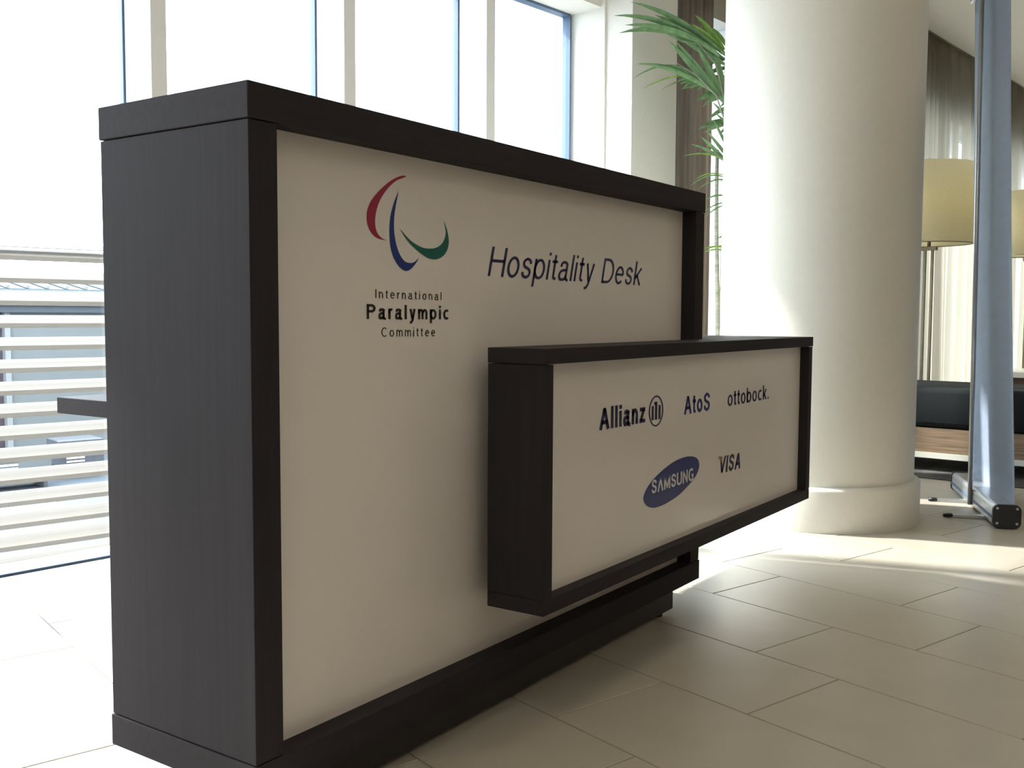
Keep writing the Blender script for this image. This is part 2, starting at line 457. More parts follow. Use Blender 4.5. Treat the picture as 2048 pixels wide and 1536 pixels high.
def smooth_loop(pts, corners, n=5):
    """Catmull-Rom through a closed loop, keeping the listed corner indices sharp"""
    out = []; N = len(pts)
    for i in range(N):
        p1, p2 = pts[i], pts[(i + 1) % N]
        p0 = p1 if i in corners else pts[i - 1]
        p3 = p2 if (i + 1) % N in corners else pts[(i + 2) % N]
        for k in range(n):
            t = k / n
            out.append(tuple(0.5 * (2 * p1[a] + (p2[a] - p0[a]) * t + (2 * p0[a] - 5 * p1[a] + 4 * p2[a] - p3[a]) * t * t + (3 * p1[a] - p0[a] - 3 * p2[a] + p3[a]) * t ** 3) for a in (0, 1)))
    return out


def plane_xz(px, py, y):
    q = on_y(px, py, y); return (q.x, q.z)


PY = REC - 0.0006          # print layer on the tall panel
QY = -DD + lr - 0.0006     # print layer on the counter panel


def crop_pts(pts, s, ox, oy, y):
    return [plane_xz(ox + a / s, oy + b / s, y) for a, b in pts]


def arc(cx, cy, rx, ry, a0, a1, n=18):
    return [(cx + rx * math.cos(R(a0 + (a1 - a0) * i / n)), cy + ry * math.sin(R(a0 + (a1 - a0) * i / n))) for i in range(n + 1)]


def curve(pts, n=5):
    out = []
    for i in range(len(pts) - 1):
        p0, p1, p2, p3 = pts[max(i - 1, 0)], pts[i], pts[i + 1], pts[min(i + 2, len(pts) - 1)]
        for k in range(n):
            t = k / n
            out.append(tuple(0.5 * (2 * p1[q] + (p2[q] - p0[q]) * t + (2 * p0[q] - 5 * p1[q] + 4 * p2[q] - p3[q]) * t * t + (3 * p1[q] - p0[q] - 3 * p2[q] + p3[q]) * t ** 3) for q in (0, 1)))
    return out + [pts[-1]]


def glyph(ch, w):
    """centre lines of a plain grotesque letter, cap height 1, stroke w; returns (strokes, width)"""
    h = w / 2; X = 0.73; o = 0.012
    if ch == 'H': return [[(h, 0), (h, 1)], [(.66 - h, 0), (.66 - h, 1)], [(h, .53), (.66 - h, .53)]], .66
    if ch == 'I': return [[(h, 0), (h, 1)]], w
    if ch in 'il.':
        if ch == 'l': return [[(h, 0), (h, 1)]], w
        if ch == '.': return [[(h, 0), (h, w)]], w
        return [[(h, 0), (h, X)], [(h, 1 - max(w, .11)), (h, 1)]], w
    if ch == 'D': return [[(h, 0), (h, 1)], [(h, 1 - h), (.30, 1 - h)] + arc(.30, .5, .36 - h, .5 - h, 90, -90)[1:] + [(h, h)]], .66
    if ch == 'P': return [[(h, 0), (h, 1)], [(h, 1 - h), (.34, 1 - h)] + arc(.34, .72, .26 - h, .28 - h, 90, -90)[1:] + [(h, .44 + h)]], .60
    if ch == 'C': return [arc(.36, .5, .36 - h, .5 + o - h, 48, 312, 30)], .68
    if ch == 'G': return [arc(.37, .5, .37 - h, .5 + o - h, 48, 300, 30) + [(.68 - h, .14)], [(.68 - h, 0.02), (.68 - h, .46)], [(.40, .46), (.68, .46)]], .68
    if ch in 'SsZ':
        k = 1.0 if ch == 'S' else X; W_ = .62 if ch == 'S' else .46
        q = [(.95, .74), (.86, .90), (.5, 1), (.16, .90), (.07, .74), (.18, .60), (.5, .515), (.83, .42), (.95, .27), (.84, .09), (.5, 0), (.13, .10), (.03, .28)]
        return [curve([(h + (W_ - w) * a_, h - o + (k - w + 2 * o) * b_) for a_, b_ in q])], W_
    if ch == 'A': return [[(h * .8, 0), (.33, 1 - h * .5)], [(.66 - h * .8, 0), (.33, 1 - h * .5)], [(.13, .33), (.53, .33)]], .66
    if ch == '^': return [[(h * .8, 0), (.33, 1 - h * .5)], [(.66 - h * .8, 0), (.33, 1 - h * .5)]], .66
    if ch == 'V': return [[(h * .8, 1), (.31, h * .5)], [(.62 - h * .8, 1), (.31, h * .5)]], .62
    if ch == 'M': return [[(h, 0), (h, 1)], [(.78 - h, 0), (.78 - h, 1)], [(h, 1 - h * .3), (.39, h)], [(.78 - h, 1 - h * .3), (.39, h)]], .78
    if ch == 'N': return [[(h, 0), (h, 1)], [(.66 - h, 0), (.66 - h, 1)], [(h, 1 - h * .4), (.66 - h, h * .4)]], .66
    if ch == 'U': return [[(h, 1), (h, .33)] + arc(.33, .33, .33 - h, .33 + o - h, 180, 360)[1:] + [(.66 - h, 1)]], .66
    if ch == 'o': return [arc(.265, X / 2, .265 - h, X / 2 + o - h, 0, 360, 32)], .53
    if ch == 'c': return [arc(.26, X / 2, .26 - h, X / 2 + o - h, 48, 312, 26)], .48
    if ch == 'e': return [[(h, .40 - .2 * h), (.52 - h, .40 - .2 * h)] + arc(.26, X / 2, .26 - h, X / 2 + o - h, 8, 318, 30)], .52
    if ch in 'pbd':
        bowl = arc(.265, X / 2, .265 - h, X / 2 + o - h, 0, 360, 32); sx = .53 - h if ch == 'd' else h
        return [bowl, [(sx, -.28 if ch == 'p' else 0), (sx, X if ch == 'p' else 1)]], .53
    if ch == 'n': return [[(h, 0), (h, X)], arc(.235, .42, .235 - h, X + o - h - .42, 180, 0) + [(.47 - h, 0)]], .47
    if ch == 'm': return [[(h, 0), (h, X)], arc(.21, .45, .21 - h, X + o - h - .45, 180, 0) + [(.42 - h, 0)], arc(.59 - h, .45, .21 - h, X + o - h - .45, 180, 0) + [(.80 - w, 0)]], .80 - h
    if ch == 'r': return [[(h, 0), (h, X)], curve([(h, .40), (.09, .56), (.18, .66), (.29, X - h)])], .29
    if ch == 't': return [curve([(.13, .93), (.13, .5), (.13, .16), (.16, .05 + h * .5), (.27, h)]), [(0, X - h), (.27, X - h)]], .27
    if ch == 'y': return [[(h, X), (.235, .02)], curve([(.47 - h, X), (.25, .02), (.19, -.14), (.13, -.22), (.03, -.23)])], .47
    if ch == 'k': return [[(h, 0), (h, 1)], [(.43 - h * .4, X), (h, .26)], [(.17, .42), (.47 - h, 0)]], .47
    if ch == 'z': return [[(.02, X - h), (.44, X - h)], [(.44 - h * 1.2, X - h), (h * 1.2, h)], [(0, h), (.45, h)]], .45
    if ch == 'a': return [curve([(.045 + h, .51), (.09 + h * .7, .64), (.25, X + o - h), (.38, .66 - h * .5), (.44 - h, .54), (.44 - h, .30), (.44 - h, .10), (.47, .03), (.52, .02)]),
                          curve([(.44 - h, .43), (.32, .40), (.17, .375), (.06 + h * .5, .31), (h, .20), (.05 + h * .8, .07), (.19, h - o), (.33, .05 + h * .4), (.44 - h, .20)])], .51
    return [], .28


def text(name, body, y, left, right, top, mat, parent, bold=0.0, shear=0.0, spacing=1.0, layer=0.0, weight=0.10):
    """lettering fitted between the baseline ends on a panel; top is the cap height there"""
    gap = 0.105 + (spacing - 1) * 0.62
    quads = []; pen = 0.0
    for ch in body:
        st, wd = glyph(ch, weight)
        if ch == '^': ch = 'A'
        for line in st:
            n = len(line); closed = n > 3 and math.dist(line[0], line[-1]) < 1e-6
            offs = []
            for i in range(n):
                a_ = line[i - 1] if i > 0 else (line[-2] if closed else line[i]); b_ = line[i + 1] if i < n - 1 else (line[1] if closed else line[i])
                dx, dy = b_[0] - a_[0], b_[1] - a_[1]; L = math.hypot(dx, dy) or 1
                offs.append((-dy / L * weight / 2, dx / L * weight / 2))
            for i in range(n - 1):
                (x0, y0), (x1, y1) = line[i], line[i + 1]; (u0, v0), (u1, v1) = offs[i], offs[i + 1]
                quads.append([(pen + x0 + u0, y0 + v0), (pen + x1 + u1, y1 + v1), (pen + x1 - u1, y1 - v1), (pen + x0 - u0, y0 - v0)])
        pen += wd + gap
    quads = [[(x + shear * yy, yy) for x, yy in q] for q in quads]
    x0 = min(p[0] for q in quads for p in q); x1 = max(p[0] for q in quads for p in q)
    (lx, lz), (rx, rz) = left, right
    bmx = bmesh.new()
    for q in quads:
        vs = []
        for x, yy in q:
            t = (x - x0) / (x1 - x0)
            vs.append(bmx.verts.new((lx + (rx - lx) * t, y - layer, lz + (rz - lz) * t + top * yy)))
        f = bmx.faces.new(vs); f.normal_update()
        if f.normal.y > 0: f.normal_flip()
    return obj(name, bmx, mat, parent)


# emblem: three curved strokes
s6 = (4.042, 680, 320)
red = [(540, 132), (500, 127), (440, 150), (380, 190), (310, 255), (255, 325), (225, 390), (215, 460), (225, 530), (255, 590), (310, 635), (380, 650),
       (340, 632), (305, 595), (287, 540), (285, 470), (297, 400), (322, 330), (360, 265), (410, 205), (460, 165), (510, 145)]
blue = [(475, 248), (445, 320), (415, 420), (402, 510), (400, 600), (408, 700), (430, 780), (465, 845), (505, 885), (540, 897), (575, 880), (610, 840), (640, 790),
        (600, 825), (560, 832), (520, 815), (485, 765), (460, 700), (445, 630), (437, 550), (440, 450), (455, 350)]
green = [(484, 555), (520, 615), (570, 680), (630, 735), (690, 780), (740, 800), (790, 800), (840, 770), (870, 720), (880, 660), (872, 590), (855, 530), (838, 492),
         (850, 540), (855, 590), (848, 630), (825, 675), (780, 708), (720, 716), (660, 705), (600, 672), (550, 630)]
for pts, tip, mt, lb in ((red, 11, 'ink_red', 'crimson curved emblem stroke'), (blue, 12, 'ink_blue', 'blue curved emblem stroke'), (green, 12, 'ink_green', 'green curved emblem stroke')):
    bm = bmesh.new(); flat_poly(bm, smooth_loop(crop_pts(pts, *s6, PY), {0, tip}), PY)
    for f in bm.faces:
        f.normal_update()
        if f.normal.y > 0: f.normal_flip()
    o = obj('emblem_stroke', bm, mt, pn); o['label'] = lb


def pl(px, py): return plane_xz(px, py, PY)
def ql(px, py): return plane_xz(px, py, QY)
def dz(a, b): return a[1] - b[1]


text('lettering', 'International', PY, pl(751, 596), pl(883, 600.5), dz(pl(751, 578.5), pl(751, 596)), 'ink_black', pn, spacing=1.30, weight=.112)['label'] = 'printed word International'
text('lettering', 'Paralympic', PY, pl(733.5, 638), pl(897.5, 639), dz(pl(734, 608), pl(734, 638)), 'ink_black', pn, spacing=1.12, weight=.165)['label'] = 'bold printed word Paralympic'
text('lettering', 'Committee', PY, pl(763, 673.5), pl(870.5, 672.5), dz(pl(763, 655), pl(763, 673.5)), 'ink_black', pn, spacing=1.30, weight=.112)['label'] = 'printed word Committee'
text('lettering', 'Hospitality Desk', PY, pl(975.3, 552), pl(1284, 571), dz(pl(985, 493), pl(985, 552.5)), 'ink_navy', pn, shear=0.20, weight=.102)['label'] = 'large slanted printed words Hospitality Desk'

cp = [o for o in cnt.children if o.name.startswith('front_panel')][0]
text('lettering', 'Allianz', QY, ql(1198.6, 861), ql(1290.5, 844.5), dz(ql(1206, 815), ql(1206, 860)), 'ink_navy', cp, weight=.185)['label'] = 'bold navy printed word Allianz'
text('lettering', 'AtoS', QY, ql(1368, 829.5), ql(1419.5, 820.5), dz(ql(1372, 791.5), ql(1372, 829)), 'ink_sblue', cp, weight=.17)['label'] = 'blue printed word Atos'
text('lettering', 'ottobock.', QY, ql(1455, 813), ql(1537.5, 797.5), dz(ql(1460, 781), ql(1460, 812)), 'ink_navy', cp, weight=.145)['label'] = 'navy printed word ottobock'
v1 = text('lettering', 'VISA', QY, ql(1440, 947.5), ql(1480.5, 936.5), dz(ql(1442, 914), ql(1442, 947.5)), 'ink_navy', cp, weight=.18, shear=0.12); v1['label'] = 'navy printed word VISA'
# orange wing on the V
bm = bmesh.new(); flat_poly(bm, [ql(1436, 913), ql(1441.5, 912.5), ql(1446.5, 932), ql(1443, 925)], QY - 0.0003)
for f in bm.faces:
    f.normal_update()
    if f.normal.y > 0: f.normal_flip()
obj('lettering_wing', bm, 'ink_orange', cp)['label'] = 'orange wing of the letter V'
# ring with three bars
cx, cz = ql(1312.4, 822); rx = ql(1326.7, 820)[0] - cx; rz = ql(1312.4, 791)[1] - cz
bm = bmesh.new(); n = 48
oo = [bm.verts.new((cx + rx * math.cos(2 * math.pi * i / n), QY, cz + rz * math.sin(2 * math.pi * i / n))) for i in range(n)]
ii = [bm.verts.new((cx + rx * 0.83 * math.cos(2 * math.pi * i / n), QY, cz + rz * 0.90 * math.sin(2 * math.pi * i / n))) for i in range(n)]
for i in range(n): bm.faces.new((oo[i], oo[(i + 1) % n], ii[(i + 1) % n], ii[i]))
for bx, zt, zb in ((-0.47, 0.36, -0.56), (0.0, 0.60, -0.56), (0.47, 0.36, -0.56)):
    w_ = 0.15 * rx
    flat_poly(bm, [(cx + bx * rx - w_, cz + zb * rz), (cx + bx * rx + w_, cz + zb * rz), (cx + bx * rx + w_, cz + zt * rz), (cx + bx * rx - w_, cz + zt * rz)], QY)
flat_poly(bm, [(cx - 0.30 * rx, cz + 0.42 * rz), (cx + 0.0 * rx, cz + 0.42 * rz), (cx + 0.0 * rx, cz + 0.60 * rz), (cx - 0.22 * rx, cz + 0.60 * rz)], QY)
for f in bm.faces:
    f.normal_update()
    if f.normal.y > 0: f.normal_flip()
obj('emblem_ring', bm, 'ink_navy', cp)['label'] = 'navy ring with three upright bars'
# tilted blue oval with white word
ep = [(548, 1330), (556, 1270), (590, 1200), (650, 1120), (740, 1030), (850, 945), (950, 898), (1030, 884), (1090, 900), (1118, 950), (1112, 1020), (1075, 1100),
      (1010, 1180), (910, 1280), (800, 1355), (710, 1398), (640, 1411), (580, 1390)]
bm = bmesh.new(); flat_poly(bm, smooth_loop(crop_pts(ep, 5.12, 1180, 740, QY), set()), QY)
for f in bm.faces:
    f.normal_update()
    if f.normal.y > 0: f.normal_flip()
obj('emblem_oval', bm, 'ink_sblue', cp)['label'] = 'tilted royal blue oval'
text('lettering', 'S^MSUNG', QY, ql(1303, 988), ql(1386.5, 960.5), dz(ql(1305, 960), ql(1305, 987)), 'ink_white', cp, weight=.16, layer=0.0004)['label'] = 'white printed word SAMSUNG'

# ------------------------------------------------------------------ curtains
def curtain(name, d0, d1, off, amp, wl, mat, label, cat, z0=0.02, z1=ZC - 0.014, flare=0.0, step=0.012, jitter=0.4):
    rnd = random.Random(int(d0 * 100))
    n = int((d1 - d0) / step); ph = 0; xs = []
    for i in range(n + 1):
        x = d0 + (d1 - d0) * i / n
        ph += 2 * math.pi * step / (wl * (1 + jitter * math.sin(x * 3.7 + d0)))
        xs.append((x, math.sin(ph) * amp + 0.3 * amp * math.sin(ph * 0.37 + 1)))
    zs = [z0, z0 + (z1 - z0) * 0.3, z0 + (z1 - z0) * 0.6, z1 - 0.15, z1]
    bmc = bmesh.new(); rows = []
    for z in zs:
        k = 1.0 + flare * (1 - (z - z0) / (z1 - z0)); kk = 0.7 if z > z1 - 0.1 else 1.0
        rows.append([bmc.verts.new((x + 0.02 * flare * math.sin(x * 9) * (1 - z / z1), off + y * k * kk, z)) for x, y in xs])
    for a, b in zip(rows[:-1], rows[1:]):
        for i in range(n): bmc.faces.new((a[i], a[i + 1], b[i + 1], b[i]))
    o = fac(obj(name, bmc, mat, None, True))
    tag(o, label, cat)
    o['thin'] = True
    return o


curtain('drape', PIER1 + 0.012, 3.905, -0.30, 0.032, 0.115, 'drape', 'brown full length drape gathered beside the pier behind the palm', 'curtain', step=0.006)
curtain('sheer_curtain', 4.02, 12.7, -0.37, 0.042, 0.19, 'sheer', 'long pleated linen sheer curtain across the far window behind the lamps', 'curtain', flare=0.5)
o = fac(obj('curtain_track', box(PIER1, 12.8, -0.41, -0.26, ZC - 0.012, ZC - 0.0005), 'lamp_metal')); tag(o, 'dark curtain track along the ceiling above the sheer curtain', 'curtain track')

# ------------------------------------------------------------------ potted palm behind the column
pbase = at(1462, 960, 4.72); pbase.z = 0
palm = thing('potted_palm', 'tall green palm in a planter behind the round column', 'plant', pbase)


def ploc(p): return Vector(p) - pbase


obj('planter', add_lathe(bmesh.new(), [(0.0, 0.0), (0.135, 0.0), (0.175, 0.36), (0.180, 0.38), (0.165, 0.38), (0.160, 0.33), (0, 0.33)], 40), 'pot', palm, True)
obj('soil', add_lathe(bmesh.new(), [(0, 0.345), (0.10, 0.342), (0.161, 0.335)], 32), 'soil', palm, True)


def ribbon(p0, p1, sag, w, side):
    """folded leaflet from p0 to p1 with a bow"""
    p0, p1 = Vector(p0), Vector(p1); d = p1 - p0
    mid = (p0 + p1) / 2 + Vector(sag)
    bmr = bmesh.new(); rows = []
    n = 9
    for i in range(n + 1):
        t = i / n
        p = p0 * (1 - t) ** 2 + mid * 2 * t * (1 - t) + p1 * t * t
        tg = (mid - p0) * (2 * (1 - t)) + (p1 - mid) * (2 * t); tg.normalize()
        a = tg.cross(side).normalized()
        ww = w * (math.sin(math.pi * min(1, 0.12 + 0.88 * t)) ** 0.7 if t < 0.999 else 0.03)
        nn = a.cross(tg).normalized()
        rows.append((bmr.verts.new(p + a * ww + nn * ww * 0.35), bmr.verts.new(p), bmr.verts.new(p - a * ww + nn * ww * 0.35)))
    for r0, r1 in zip(rows[:-1], rows[1:]):
        bmr.faces.new((r0[0], r0[1], r1[1], r1[0])); bmr.faces.new((r0[1], r0[2], r1[2], r1[1]))
    return bmr


def frond(rach, leaflets, mat='leaf', r=0.006):
    pts = [Vector(p) for p in rach]
    fine = []
    for i in range(len(pts) - 1):
        for k in range(4): fine.append(pts[i].lerp(pts[i + 1], k / 4))
    fine.append(pts[-1])
    f = obj('frond', tube([ploc(p) for p in fine], r, 6, 0.0015), 'cane', palm, True)
    for (a, b, sag, w, mt) in leaflets:
        side = (Vector(b) - CAM).normalized()
        obj('leaflet', ribbon(ploc(a), ploc(b), sag, w, (side + Vector((0, 0, 0.35))).normalized()), mt or mat, f, True)
    return f


def P4(x, y, dd=0.0): return at(x, y, 4.66 + dd)


up = (0, 0, 0.06); dn = (0, 0, -0.03)
# upper fan of broad leaflets that arches over to the left
r1 = [P4(1468, 330), P4(1452, 215, -.02), P4(1432, 130, -.05), P4(1395, 85, -.09)]
frond(r1, [
    (P4(1446, 108, -.05), P4(1262, 4, -.20), (0, 0, .07), .012, None), (P4(1440, 112, -.06), P4(1228, 31, -.23), (0, 0, .10), .013, None),
    (P4(1430, 100, -.06), P4(1238, 66, -.20), (0, 0, .09), .014, None), (P4(1420, 95, -.08), P4(1250, 50, -.22), (0, 0, .06), .013, None),
    (P4(1425, 105, -.05), P4(1262, 48, -.18), (0, 0, .05), .012, None), (P4(1440, 122, -.04), P4(1310, 30, -.12), (0, 0, .05), .014, None),
    (P4(1446, 118, -.03), P4(1330, 62, -.12), (0, 0, .03), .015, None), (P4(1448, 100, -.02), P4(1390, 30, -.10), (0, 0, .02), .013, 'leaf_light'),
    (P4(1452, 112, -.02), P4(1384, 48, -.12), (0, 0, .02), .012, 'leaf_light'), (P4(1455, 95, .0), P4(1420, 55, -.05), (0, 0, .02), .010, 'leaf_light'),
    (P4(1452, 130, -.03), P4(1340, 58, -.10), (0, 0, -.02), .012, None), (P4(1400, 88, -.08), P4(1318, 57, -.12), (0, 0, -.03), .004, None),
    (P4(1395, 86, -.09), P4(1345, 74, -.12), (0, 0, -.02), .004, None)])
# second fan below it
r2 = [P4(1470, 420), P4(1456, 260, -.02), P4(1432, 190, -.05), P4(1392, 150, -.09), P4(1350, 124, -.12)]
frond(r2, [
    (P4(1448, 205, -.03), P4(1335, 78, -.12), (0, 0, .0), .014, None), (P4(1440, 195, -.04), P4(1352, 82, -.11), (0, 0, .0), .014, None),
    (P4(1450, 208, -.02), P4(1395, 95, -.08), (0, 0, .01), .015, None), (P4(1454, 200, -.01), P4(1420, 80, -.06), (0, 0, .02), .014, None),
    (P4(1452, 190, .0), P4(1412, 50, -.07), (0, 0, .02), .011, 'leaf_light'), (P4(1428, 185, -.05), P4(1278, 126, -.18), (0, 0, .05), .010, None),
    (P4(1405, 160, -.07), P4(1272, 128, -.16), (0, 0, .04), .008, None), (P4(1380, 142, -.09), P4(1298, 137, -.15), (0, 0, .03), .007, None),
    (P4(1368, 136, -.10), P4(1266, 158, -.14), (0, 0, .06), .005, None), (P4(1400, 152, -.07), P4(1282, 180, -.13), (0, 0, .05), .004, 'leaf_light'),
    (P4(1400, 154, -.07), P4(1320, 182, -.10), (0, 0, .03), .0035, None), (P4(1425, 172, -.05), P4(1360, 180, -.08), (0, 0, .02), .004, None),
    (P4(1440, 186, -.04), P4(1404, 215, -.06), (0, 0, .01), .006, None), (P4(1462, 215, .0), P4(1449, 130, -.02), (0, 0, .0), .010, None)])
# darker lower fronds that just clear the column edge
r3 = [P4(1474, 470), P4(1466, 360, .0), P4(1452, 325, -.02), P4(1425, 300, -.05)]
frond(r3, [
    (P4(1458, 330, -.01), P4(1400, 272, -.06), (0, 0, .01), .009, None), (P4(1460, 320, -.01), P4(1414, 262, -.05), (0, 0, .0), .008, None),
    (P4(1455, 326, -.01), P4(1382, 288, -.07), (0, 0, .02), .008, None), (P4(1450, 320, -.02), P4(1365, 313, -.08), (0, 0, .04), .0035, 'leaf_light'),
    (P4(1462, 312, .0), P4(1424, 235, -.04), (0, 0, .01), .007, None), (P4(1460, 250, .0), P4(1425, 205, -.03), (0, 0, .02), .007, None),
    (P4(1462, 255, .0), P4(1430, 225, -.03), (0, 0, .0), .006, None)])
r4 = [P4(1476, 500), P4(1468, 400, .0), P4(1450, 362, -.02), P4(1420, 356, -.04)]
frond(r4, [
    (P4(1452, 356, -.02), P4(1378, 375, -.06), (0, 0, .06), .004, None), (P4(1456, 360, -.02), P4(1392, 382, -.06), (0, 0, .04), .004, None),
    (P4(1450, 352, -.02), P4(1388, 360, -.06), (0, 0, .04), .0035, 'leaf_light'), (P4(1452, 392, -.02), P4(1410, 400, -.05), (0, 0, .02), .005, None),
    (P4(1452, 405, -.02), P4(1408, 424, -.05), (0, 0, .02), .0035, None), (P4(1452, 410, -.02), P4(1408, 436, -.05), (0, 0, .02), .0035, None)])
r5 = [P4(1480, 620), P4(1470, 540, .0), P4(1448, 505, -.02), P4(1425, 498, -.03)]
frond(r5, [
    (P4(1455, 498, -.01), P4(1409, 497, -.04), (0, 0, .02), .0045, 'leaf_light'), (P4(1455, 502, -.01), P4(1407, 505, -.04), (0, 0, .02), .0045, 'leaf_light'),
    (P4(1455, 494, -.01), P4(1412, 500, -.04), (0, 0, .02), .004, 'leaf_light'), (P4(1450, 474, -.01), P4(1434, 478, -.02), (0, 0, .01), .004, None),
    (P4(1452, 560, -.01), P4(1434, 590, -.02), (0, 0, .01), .004, 'leaf_light')])
# fronds that turn away from the lobby, behind the column
rp = random.Random(3)
crown = at(1475, 330, 4.70)
for k in range(7):
    az = R(-75 + 30 * k); dirv = Vector((math.cos(az), math.sin(az), 0)) * 0.36
    if dirv.dot(FN) > 0.12: dirv *= 0.45
    tip = crown + dirv + Vector((0, 0, 0.42 + 0.2 * rp.random()))
    mid = crown + dirv * 0.35 + Vector((0, 0, 0.40))
    pts = [crown.lerp(mid, t) if t <= 1 else mid.lerp(tip, t - 1) for t in (0, .5, 1, 1.5, 2)]
    lv = []
    for q in range(10):
        t = 0.5 + 1.5 * q / 9; a = crown.lerp(mid, t) if t <= 1 else mid.lerp(tip, t - 1)
        sd = dirv.normalized().cross(Vector((0, 0, 1))) * (1 if q % 2 else -1)
        lv.append((a, a + dirv.normalized() * 0.12 + sd * 0.11 + Vector((0, 0, -0.03)), (0, 0, .02), .011, None))
    frond(pts, lv)
for k, (bx, tx, ty) in enumerate(((0.02, 1435, 300), (-0.03, 1470, 300), (0.05, 1485, 360))):
    top = at(tx, ty, 4.70) - pbase
    base = Vector((bx, 0.03 * (k - 1), 0.34))
    if k == 0: base = Vector((-0.043, 0.060, 0.34))
    obj('cane', tube([base.lerp(top, t / 6) + Vector((0.01 * math.sin(t), 0, 0)) for t in range(7)], 0.013, 8, 0.009), 'cane', palm, True)

# ------------------------------------------------------------------ roll-up banner
bn0 = Vector((3.115, -0.529, 0)); bn1 = Vector((3.895, -0.229, 0))
ba = math.atan2((bn1 - bn0).y, (bn1 - bn0).x); bl = (bn1 - bn0).length
ban = thing('rollup_banner', 'silver roll-up banner stand seen edge-on from its grey back', 'banner', bn0, ba)
BZ = 0.006
bm = rounded_prism(0.092, 0.082, bl - 0.03, 0.018)
bmesh.ops.translate(bm, verts=bm.verts, vec=(0.015, 0, BZ)); obj('cassette', bm, 'alu', ban, False)
for x0, nm in ((0.0, 'near'), (bl - 0.016, 'far')):
    bm = rounded_prism(0.098, 0.088, 0.016, 0.022)
    bmesh.ops.translate(bm, verts=bm.verts, vec=(x0, 0, BZ - 0.003)); e = obj('end_cap', bm, 'black_plastic', ban)
    for sy, sz in ((-.034, .018), (.034, .018), (-.034, .074), (.034, .074)):
        xx = x0 - 0.001 if nm == 'near' else x0 + 0.017
        bmx = bmesh.new(); bmesh.ops.create_cone(bmx, cap_ends=True, segments=12, radius1=0.005, radius2=0.004, depth=0.003, matrix=Matrix.Translation((xx, sy, BZ + sz - 0.002)) @ Matrix.Rotation(R(90), 4, 'Y'))
        obj('screw', bmx, 'screw', e)
obj('side_groove', box(0.02, bl - 0.02, 0.0455, 0.049, BZ + 0.030, BZ + 0.040), 'gasket', ban)
# curved grey banner sheet, leaning towards the pole
bm = bmesh.new(); rows = []
NZ, NX = 24, 20
for j in range(NZ + 1):
    z = BZ + 0.078 + (2.15 - 0.078) * j / NZ; row = []
    for i in range(NX + 1):
        u = i / NX
        curl = 0.018 * math.sin(math.pi * u) * math.sin(math.pi * j / NZ) + 0.006 * math.sin(u * 9 + 1)* math.sin(math.pi * j / NZ)
        lean = -0.030 + (0.085 - 0.035 * u) * (j / NZ)
        row.append(bm.verts.new((0.02 + (bl - 0.04) * u, lean + curl, z)))
    rows.append(row)
for a, b in zip(rows[:-1], rows[1:]):
    for i in range(NX): bm.faces.new((a[i], a[i + 1], b[i + 1], b[i]))
bmesh.ops.solidify(bm, geom=bm.faces[:], thickness=0.0012)
obj('banner_sheet', bm, 'banner', ban, True)
obj('top_rail', box(0.015, bl - 0.015, 0.020, 0.038, 2.145, 2.18, bev=0.004), 'alu', ban)
obj('pole', tube([(bl * 0.47, 0.052, 0.02), (bl * 0.47, 0.062, 1.0), (bl * 0.47, 0.075, 2.15)], 0.0095, 14), 'alu', ban, True)
obj('pole_hook', box(bl * 0.47 - 0.012, bl * 0.47 + 0.012, 0.040, 0.084, 2.135, 2.16), 'black_plastic', ban)
for fx in (0.20, 0.55):
    bm = bmesh.new()
    # swing-out foot: tapered flat bar
    ln = 0.165
    for z0, z1, y0, y1, w0, w1 in ((0.001, 0.013, 0.02, ln, 0.020, 0.013),):
        vs = [bm.verts.new(p) for p in ((fx - w0, y0, z0), (fx + w0, y0, z0), (fx + w1, y1, z0), (fx - w1, y1, z0), (fx - w0, y0, z1), (fx + w0, y0, z1), (fx + w1, y1, z1 * .8), (fx - w1, y1, z1 * .8))]
        for f in ((3, 2, 1, 0), (4, 5, 6, 7), (0, 1, 5, 4), (1, 2, 6, 5), (2, 3, 7, 6), (3, 0, 4, 7)): bm.faces.new([vs[i] for i in f])
    ft = obj('foot', bm, 'alu', ban)
    bm = rounded_prism(0.030, 0.014, 0.032, 0.006)
    bmesh.ops.rotate(bm, verts=bm.verts, matrix=Matrix.Rotation(R(90), 3, 'Z')); bmesh.ops.translate(bm, verts=bm.verts, vec=(fx, ln - 0.012, 0.0005))
    obj('rubber_tip', bm, 'black_plastic', ft, True)

# ------------------------------------------------------------------ lounge beyond the column
BA = R(84.8)
bf = at(1850, 775, 5.1)      # a point of the bench's front top edge
bench_rot = R(-5.2)
bench = thing('bench', 'long upholstered bench with dark seat and striped wood base', 'bench', (bf.x, bf.y, 0), bench_rot)
by0, by1 = -1.25, 0.60
obj('base_panel', box(0.012, 0.60, by0, by1, 0.100, 0.225, bev=0.002), 'zebrano', bench)
bm = box(0.0, 0.62, by0 - 0.01, by1 + 0.01, 0.226, 0.430, bev=0.028)
obj('seat_cushion', bm, 'seat', bench, True)
obj('bottom_rail', box(0.004, 0.605, by0, by1, 0.072, 0.100), 'cream_trim', bench)
for lx in (0.10, 0.52):
    for ly in (by0 + 0.15, (by0 + by1) / 2, by1 - 0.15):
        obj('leg', box(lx - 0.02, lx + 0.02, ly - 0.02, ly + 0.02, 0.0055, 0.072), 'black_plastic', bench)
rg = obj('rug', box(-0.22, 2.9, -3.2, 1.05, 0.0003, 0.0055), 'rug'); rg.location = (bf.x, bf.y, 0); rg.rotation_euler = (0, 0, bench_rot)
tag(rg, 'dark patterned carpet under the bench and floor lamps', 'rug')


